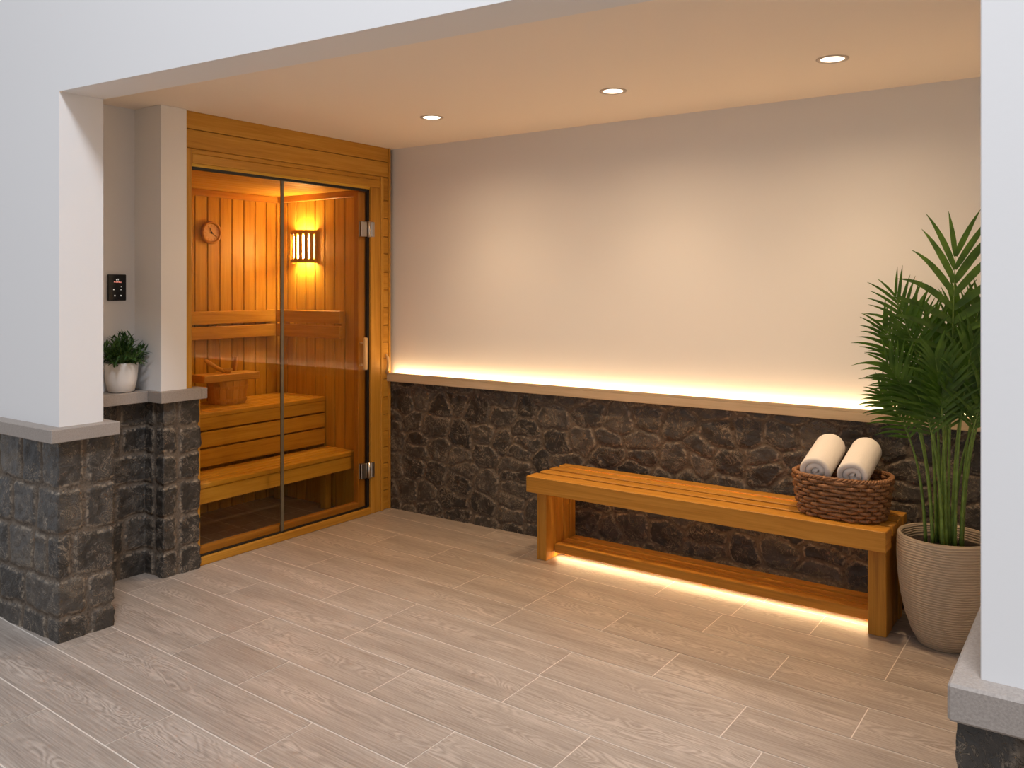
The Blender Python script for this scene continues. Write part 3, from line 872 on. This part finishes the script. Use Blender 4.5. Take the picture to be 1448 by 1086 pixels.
for r_ in ((-0.020, -0.010, 0.005, 0.006), (0.019, -0.011, 0.005, 0.004), (-0.014, -0.041, 0.006, 0.006), (0.019, -0.041, 0.006, 0.006), (0.020, 0.004, 0.003, 0.004)): bits('touch_key', M['white_led'], [r_])

# ------------------------------------------------------------------ leaves
def blade(mb, p0, d, up, length, width, droop, n=6, fold=0.25, mi=0, tipw=0.0):
    """one narrow leaf as a curved folded strip"""
    d = d.normalized(); side = d.cross(up)
    if side.length < 1e-4: side = Vector((1, 0, 0))
    side.normalize(); nrm = side.cross(d).normalized()
    base = len(mb.v); p = p0.copy(); dirv = d.copy(); sl = length / n
    for i in range(n + 1):
        f = i / n
        w = width * (math.sin(PI * min(1.0, 0.12 + 0.88 * f) ** 0.75)) * 0.5 + 0.0006
        if i == n: w = 0.0004
        mb.v += [tuple(p - side * w + nrm * w * fold), tuple(p), tuple(p + side * w + nrm * w * fold)]
        dirv = (dirv + Vector((0, 0, -1)) * droop * sl * (0.4 + f * 1.6)).normalized()
        nrm = side.cross(dirv).normalized()
        p = p + dirv * sl
    for i in range(n):
        a = base + 3 * i
        mb.face((a, a + 1, a + 4, a + 3), None, mi, True); mb.face((a + 1, a + 2, a + 5, a + 4), None, mi, True)

def bez(ps, t):
    ps = [Vector(p) for p in ps]
    while len(ps) > 1: ps = [a.lerp(b_, t) for a, b_ in zip(ps, ps[1:])]
    return ps[0]

# small plant in the niche
O = (-0.132, -1.822, 0.9485)
t = thing('potted_plant', 'bushy green plant in a white pot in the niche', 'plant', O)
mb = MB(); mb.lathe([(0.0, 0.0), (0.052, 0.0), (0.062, 0.006), (0.074, 0.06), (0.080, 0.135), (0.0795, 0.148), (0.075, 0.148), (0.074, 0.13), (0.0, 0.126)], 48)
mb.build('pot', M['white_ceramic'], t)
mb = MB(); mb.lathe([(0.073, 0.131), (0.04, 0.136), (0.0, 0.14)], 30); mb.build('soil', M['soil'], t)
mb = MB(); ms = MB()
rp = random.Random(3)
for k_ in range(70):
    a = rp.uniform(0, 2 * PI); el = rp.uniform(0.1, 1.5) if k_ > 8 else 1.45
    ln = rp.uniform(0.085, 0.135) * (0.75 + 0.35 * math.sin(el))
    rr = rp.uniform(0, 0.045)
    b0 = Vector((rr * math.cos(a), rr * math.sin(a), 0.135))
    d = Vector((math.cos(a) * math.cos(el), math.sin(a) * math.cos(el), math.sin(el) * 1.1))
    tip = b0 + d * ln
    if tip.x < -0.072: d.x *= 0.1; tip = b0 + d * ln
    if tip.x < -0.072: continue
    mid = b0 + d * ln * 0.5 + Vector((0, 0, 0.015))
    pts = [bez([b0, mid, tip], q / 5) for q in range(6)]
    ms.tube(pts, [0.0025, 0.0022, 0.002, 0.0018, 0.0015, 0.001], 5)
    for q in range(14):
        f = 0.25 + 0.75 * q / 13
        p = bez([b0, mid, tip], f); tg = (bez([b0, mid, tip], min(1, f + .05)) - bez([b0, mid, tip], f - .05)).normalized()
        sd = tg.cross(Vector((rp.uniform(-1, 1), rp.uniform(-1, 1), rp.uniform(-1, 1)))).normalized()
        dd = tg * rp.uniform(0.5, 1.0) + sd * 0.8
        if p.x + dd.x * 0.05 < -0.078: dd.x = abs(dd.x) * 0.3
        blade(mb, p, dd, Vector((rp.uniform(-.3, .3), rp.uniform(-.3, .3), 1)), rp.uniform(0.026, 0.046), 0.0085, 2.0, 3, 0.3)
mb.build('foliage', M['bushy'], t, recalc=False); ms.build('stem', M['stem'], t)

# ------------------------------------------------------------------ slatted bench
BO = (1.385, -0.425, 0.0); BR = -0.019
bench = thing('slatted_bench', 'long slatted wooden bench with a low shelf before the stone wall', 'bench', BO, BR)
BL = 1.812; BD = 0.395; ZT = 0.466
gaps = 0.027; w0 = 0.098; wn = (BD - w0 - 3 * gaps) / 3
y = 0.0
mb = MB(); mb.box((0, 0, ZT - 0.086), (BL, w0, ZT), 0, 0.003); mb.build('seat_slat', M['bench'], bench)
y = w0 + gaps
for k_ in range(3):
    mb = MB(); mb.box((0.0, y, ZT - 0.045), (BL, y + wn, ZT), 0, 0.003); mb.build('seat_slat', M['bench'], bench); y += wn + gaps
for xx in (0.02, 0.6, 1.2, BL - 0.07):
    mb = MB(); mb.box((xx, w0 + 0.002, ZT - 0.085), (xx + 0.05, BD - 0.01, ZT - 0.0455), 1, 0.002); mb.build('cross_rail', M['bench'], bench)
def leg(x0, x1, y0, y1):
    mb = MB(); mb.box((x0, y0, 0.0), (x1, y1, ZT - 0.087), 2, 0.003); return mb.build('leg', M['bench'], bench)
for x0, x1 in ((0.012, 0.072), (BL - 0.092, BL - 0.018)):
    leg(x0, x1, 0.085, 0.190)
    leg(x0 + 0.006, x1 - 0.004, 0.194, 0.262)
    leg(x0 + 0.006, x1 - 0.004, 0.268, 0.325)
    leg(x0, x1, 0.330, 0.385)
yy = 0.158
for k_ in range(3):
    w_ = 0.056
    mb = MB(); mb.box((0.078, yy, 0.030 if k_ == 0 else 0.050), (BL - 0.096, yy + w_, 0.076), 0, 0.003); mb.build('shelf_slat', M['bench'], bench); yy += w_ + 0.024
for xx in (0.095, 0.9, BL - 0.135):
    mb = MB(); mb.box((xx, 0.232, 0.0), (xx + 0.04, 0.375, 0.0495), 1, 0.002); mb.build('shelf_bearer', M['bench'], bench)
mb = MB(); mb.box((0.085, 0.176, 0.0255), (BL - 0.1, 0.188, 0.0295), 0, 0.0005); mb.build('light_strip', M['led_low'], bench)
mb = MB(); mb.box((0.09, 0.300, ZT - 0.0495), (BL - 0.11, 0.308, ZT - 0.0455), 0, 0.0005); mb.build('light_strip', M['led_dim'], bench)

# ------------------------------------------------------------------ basket and towels
KO = (2.975, -0.265, ZT + 0.0005)
bk = thing('wicker_basket', 'oval brown wicker basket standing on the bench', 'basket', KO, math.radians(-3))
def sup(a, A, B, e=2.6):
    c, s = math.cos(a), math.sin(a)
    return (A * abs(c) ** (2 / e) * (1 if c >= 0 else -1), B * abs(s) ** (2 / e) * (1 if s >= 0 else -1))
HB = 0.178; NS = 30
def rad(z):
    f = z / HB
    return 0.172 + 0.030 * f ** 0.8, 0.122 + 0.024 * f ** 0.8
mb = MB(); rows = 10
for r_ in range(rows):
    z = 0.010 + (HB - 0.022) * r_ / (rows - 1); A, B = rad(z); pts = []
    for q in range(NS * 8):
        a = 2 * PI * q / (NS * 8)
        off = 0.0075 * math.cos(a * NS / 2 + (PI if r_ % 2 else 0))
        dz = 0.0012 * math.sin(a * 7 + r_ * 1.9)
        x, y = sup(a, A + off, B + off); pts.append((x, y, z + dz))
    mb.ring(pts, 0.0088, 8)
mb.build('woven_wall', M['wicker'], bk)
mb = MB()
for q in range(NS):
    a = 2 * PI * (q + 0.0) / NS; pts = []
    for z in np.linspace(0.004, HB, 5):
        A, B = rad(z); x, y = sup(a, A, B); pts.append((x, y, z))
    mb.tube(pts, 0.0035, 5)
mb.build('stakes', M['wicker'], bk)
mb = MB(); A, B = rad(HB)
for ph in (0, 2 * PI / 3, 4 * PI / 3):
    pts = []
    for q in range(240):
        a = 2 * PI * q / 240; tw = a * 24 + ph
        x, y = sup(a, A + 0.006 * math.cos(tw), B + 0.006 * math.cos(tw)); pts.append((x, y, HB + 0.002 + 0.006 * math.sin(tw)))
    mb.ring(pts, 0.0058, 6)
mb.build('braided_rim', M['wicker'], bk)
mb = MB(); i0 = len(mb.v)
ids = []
for q in range(60):
    x, y = sup(2 * PI * q / 60, 0.17, 0.12); mb.v.append((x, y, 0.006)); ids.append(q)
mb.face(ids)
mb.build('base', M['wicker'], bk)

def towel(name, label, front, back, R=0.081, turns=2.6, spin=0.0):
    """spiral roll: a rounded strip swept round a spiral, axis from front to back"""
    front, back = Vector(front), Vector(back); ax = back - front; Ln = ax.length; ax.normalize()
    e1 = ax.cross(Vector((0, 0, 1))).normalized(); e2 = e1.cross(ax) * 1.0
    O = (front + back) / 2; O.z -= R
    mb = MB(); th = (R - 0.012) / (turns + 0.0) * 0.985
    prof = []                                         # (along, radial) closed outline, puffy ends
    hl = Ln / 2; rt = th / 2
    for q in range(9):
        a = PI / 2 - PI * q / 8; prof.append((hl - rt * 0.6 + rt * 0.9 * math.cos(a), rt * math.sin(a)))
    for x in (0.33, 0.0, -0.33): prof.append((x * Ln * 0.9, -rt))
    for q in range(9):
        a = -PI / 2 - PI * q / 8; prof.append((-hl + rt * 0.6 + rt * 0.9 * math.cos(a), rt * math.sin(a)))
    for x in (-0.33, 0.0, 0.33): prof.append((x * Ln * 0.9, rt))
    npf = len(prof); steps = int(turns * 40); base = len(mb.v); mid = (front + back) / 2
    rr_ = random.Random(5)
    for i in range(steps + 1):
        f = i / steps; an = f * turns * 2 * PI + spin
        rc = R - rt - (1 - f) * turns * th
        rc = max(rc, 0.003)
        dv = e1 * math.cos(an) + e2 * math.sin(an)
        sh = 0.0025 * math.sin(an * 3.1) + 0.004 * (f - 0.5)
        for al, ra in prof:
            k_ = 1.0
            if f > 0.985: ra = ra * 0.55 - rt * 0.35
            mb.v.append(tuple(mid + ax * (al - sh) + dv * (rc + ra)))
    for i in range(steps):
        for k_ in range(npf):
            k2 = (k_ + 1) % npf
            mb.face((base + i * npf + k_, base + i * npf + k2, base + (i + 1) * npf + k2, base + (i + 1) * npf + k_), None, 0, True)
    mb.face([base + k_ for k_ in range(npf)]); mb.face([base + steps * npf + k_ for k_ in range(npf)])
    o = mb.build(name, M['towel'], None, O); o.location = O
    return tag(o, label, 'towel', 'rolled towels in the basket')
towel('rolled_towel', 'rolled white towel in the basket, the roll further from the palm', (2.892, -0.372, 0.662), (2.897, -0.128, 0.738), spin=0.9)
towel('rolled_towel', 'rolled white towel in the basket, the roll nearer to the palm', (3.050, -0.375, 0.662), (3.055, -0.130, 0.738), spin=1.3)

# ------------------------------------------------------------------ potted palm
PO = (3.392, -0.295, 0.0)
palm = thing('potted_palm', 'tall areca palm in a beige textured planter beside the bench', 'plant', PO)
mb = MB()
prof = [(0.0, 0.0), (0.095, 0.0), (0.105, 0.006), (0.128, 0.05), (0.152, 0.12), (0.170, 0.20), (0.181, 0.29), (0.1845, 0.36), (0.184, 0.42), (0.1815, 0.447), (0.178, 0.453),
        (0.169, 0.453), (0.166, 0.447), (0.166, 0.40), (0.165, 0.36), (0.0, 0.36)]
mb.lathe(prof, 72); mb.build('planter', M['planter'], palm)
mb = MB(); mb.lathe([(0.1655, 0.398), (0.12, 0.404), (0.06, 0.41), (0.0, 0.412)], 40); mb.build('soil', M['soil'], palm)

CR = Vector((math.cos(math.radians(35)), math.sin(math.radians(35)), 0))      # along the picture plane, seen from the room
CF = Vector((-math.sin(math.radians(35)), math.cos(math.radians(35)), 0))     # away from the room
rp = random.Random(12)
def frond(r, d, z_mid, reach, ztip, nl, lmax, wmax, droop, depth=0.0, face=0.0, start=0.45, lean=None):
    """r,d: foot on the soil (across, away); the rachis ends reach across at height ztip"""
    p0 = CR * r + CF * d + Vector((0, 0, 0.405))
    p3 = CR * reach + CF * depth + Vector((0, 0, ztip))
    p1 = p0 + Vector((0, 0, (z_mid - 0.405) * 0.6)) + CR * (reach - r) * 0.05
    p2 = CR * (r + (reach - r) * 0.30) + CF * (d + (depth - d) * 0.4) + Vector((0, 0, z_mid))
    ctl = [p0, p1, p2, p3]
    st = MB(); n = 20
    pts = [bez(ctl, q / n) for q in range(n + 1)]
    st.tube(pts, [0.0082 - 0.0068 * (q / n) ** 0.8 for q in range(n + 1)], 7)
    lf = MB()
    fnorm = (-CF + CR * face + Vector((0, 0, 0.25))).normalized()
    for i in range(nl):
        f = start + (1 - start) * (i / (nl - 1)) ** 0.95
        p = bez(ctl, f); tg = (bez(ctl, min(1, f + .02)) - bez(ctl, f - .02)).normalized()
        g = (i / (nl - 1))
        ln = lmax * (0.55 + 0.45 * math.sin(PI * min(1, 0.15 + g * 0.8))) * rp.uniform(0.9, 1.08)
        ang = math.radians((58 - 34 * g) if lean is None else (70 - 52 * g)) + rp.uniform(-.05, .05)
        for s in (-1, 1):
            sd = tg.cross(fnorm).normalized() * s
            dd = tg * math.cos(ang) + sd * math.sin(ang) + fnorm * rp.uniform(0.0, 0.35)
            q0 = p
            w = wmax * (0.8 + 0.3 * math.sin(PI * g)) * rp.uniform(0.85, 1.1)
            # keep the leaf clear of the wall behind it
            tipy = PO[1] + p.y + dd.y * ln
            if tipy > -0.05: dd.y -= (tipy + 0.05) / ln
            blade(lf, q0, dd, fnorm, ln, w, droop * rp.uniform(0.7, 1.3), 7, 0.22)
    sk = st.build('frond', M['stem'], palm)
    lf.build('leaflets', M['palm'], sk, recalc=False)
# (foot r, foot d, mid height, reach, tip height, leaflets, length, width, droop, depth, face, start)
frond(0.0, -0.03, 1.25, -0.04, 1.60, 8, 0.35, 0.030, 1.3, -0.16, 0.0, 0.64, 1.0)
frond(-0.03, -0.04, 1.10, -0.25, 1.44, 16, 0.21, 0.0145, 2.2, -0.10, -0.2, 0.58)
frond(-0.05, 0.00, 1.03, -0.28, 1.31, 16, 0.21, 0.014, 2.4, -0.06, -0.2, 0.58)
frond(-0.06, -0.02, 0.97, -0.29, 1.17, 15, 0.20, 0.0135, 2.4, -0.12, -0.1, 0.60)
frond(-0.07, 0.02, 0.90, -0.27, 1.04, 13, 0.17, 0.013, 2.6, -0.02, -0.1, 0.62)
frond(-0.02, 0.03, 1.10, -0.13, 1.37, 15, 0.22, 0.0155, 1.6, 0.02, 0.1, 0.56)
frond(0.00, 0.04, 1.06, -0.10, 1.33, 16, 0.22, 0.016, 1.6, -0.08, 0.3, 0.55)
frond(0.03, 0.00, 1.08, 0.10, 1.40, 16, 0.22, 0.016, 1.6, -0.08, -0.2, 0.55)
frond(0.04, 0.02, 1.12, 0.17, 1.43, 16, 0.23, 0.017, 1.6, -0.02, 0.2, 0.56)
frond(0.06, -0.02, 1.06, 0.26, 1.36, 16, 0.21, 0.0155, 2.0, -0.10, 0.1, 0.57)
frond(0.05, 0.03, 0.98, 0.24, 1.18, 15, 0.19, 0.014, 2.2, -0.05, 0.2, 0.6)
frond(0.01, -0.06, 1.03, 0.03, 1.27, 16, 0.21, 0.016, 1.6, -0.16, 0.0, 0.57)
frond(-0.02, -0.05, 0.98, -0.12, 1.20, 15, 0.20, 0.015, 1.8, -0.16, -0.1, 0.6)
frond(0.04, -0.05, 0.97, 0.12, 1.15, 15, 0.20, 0.015, 1.8, -0.16, 0.1, 0.6)
frond(-0.01, 0.01, 0.93, -0.05, 1.08, 14, 0.19, 0.014, 1.8, -0.12, 0.2, 0.64)
frond(0.02, 0.05, 1.12, 0.06, 1.40, 14, 0.23, 0.018, 1.2, 0.0, 0.1, 0.58)
frond(0.07, 0.00, 0.95, 0.15, 1.06, 14, 0.18, 0.014, 1.8, 0.0, 0.1, 0.64)
frond(-0.04, -0.06, 0.92, -0.17, 1.06, 14, 0.18, 0.0135, 1.8, -0.10, -0.1, 0.64)
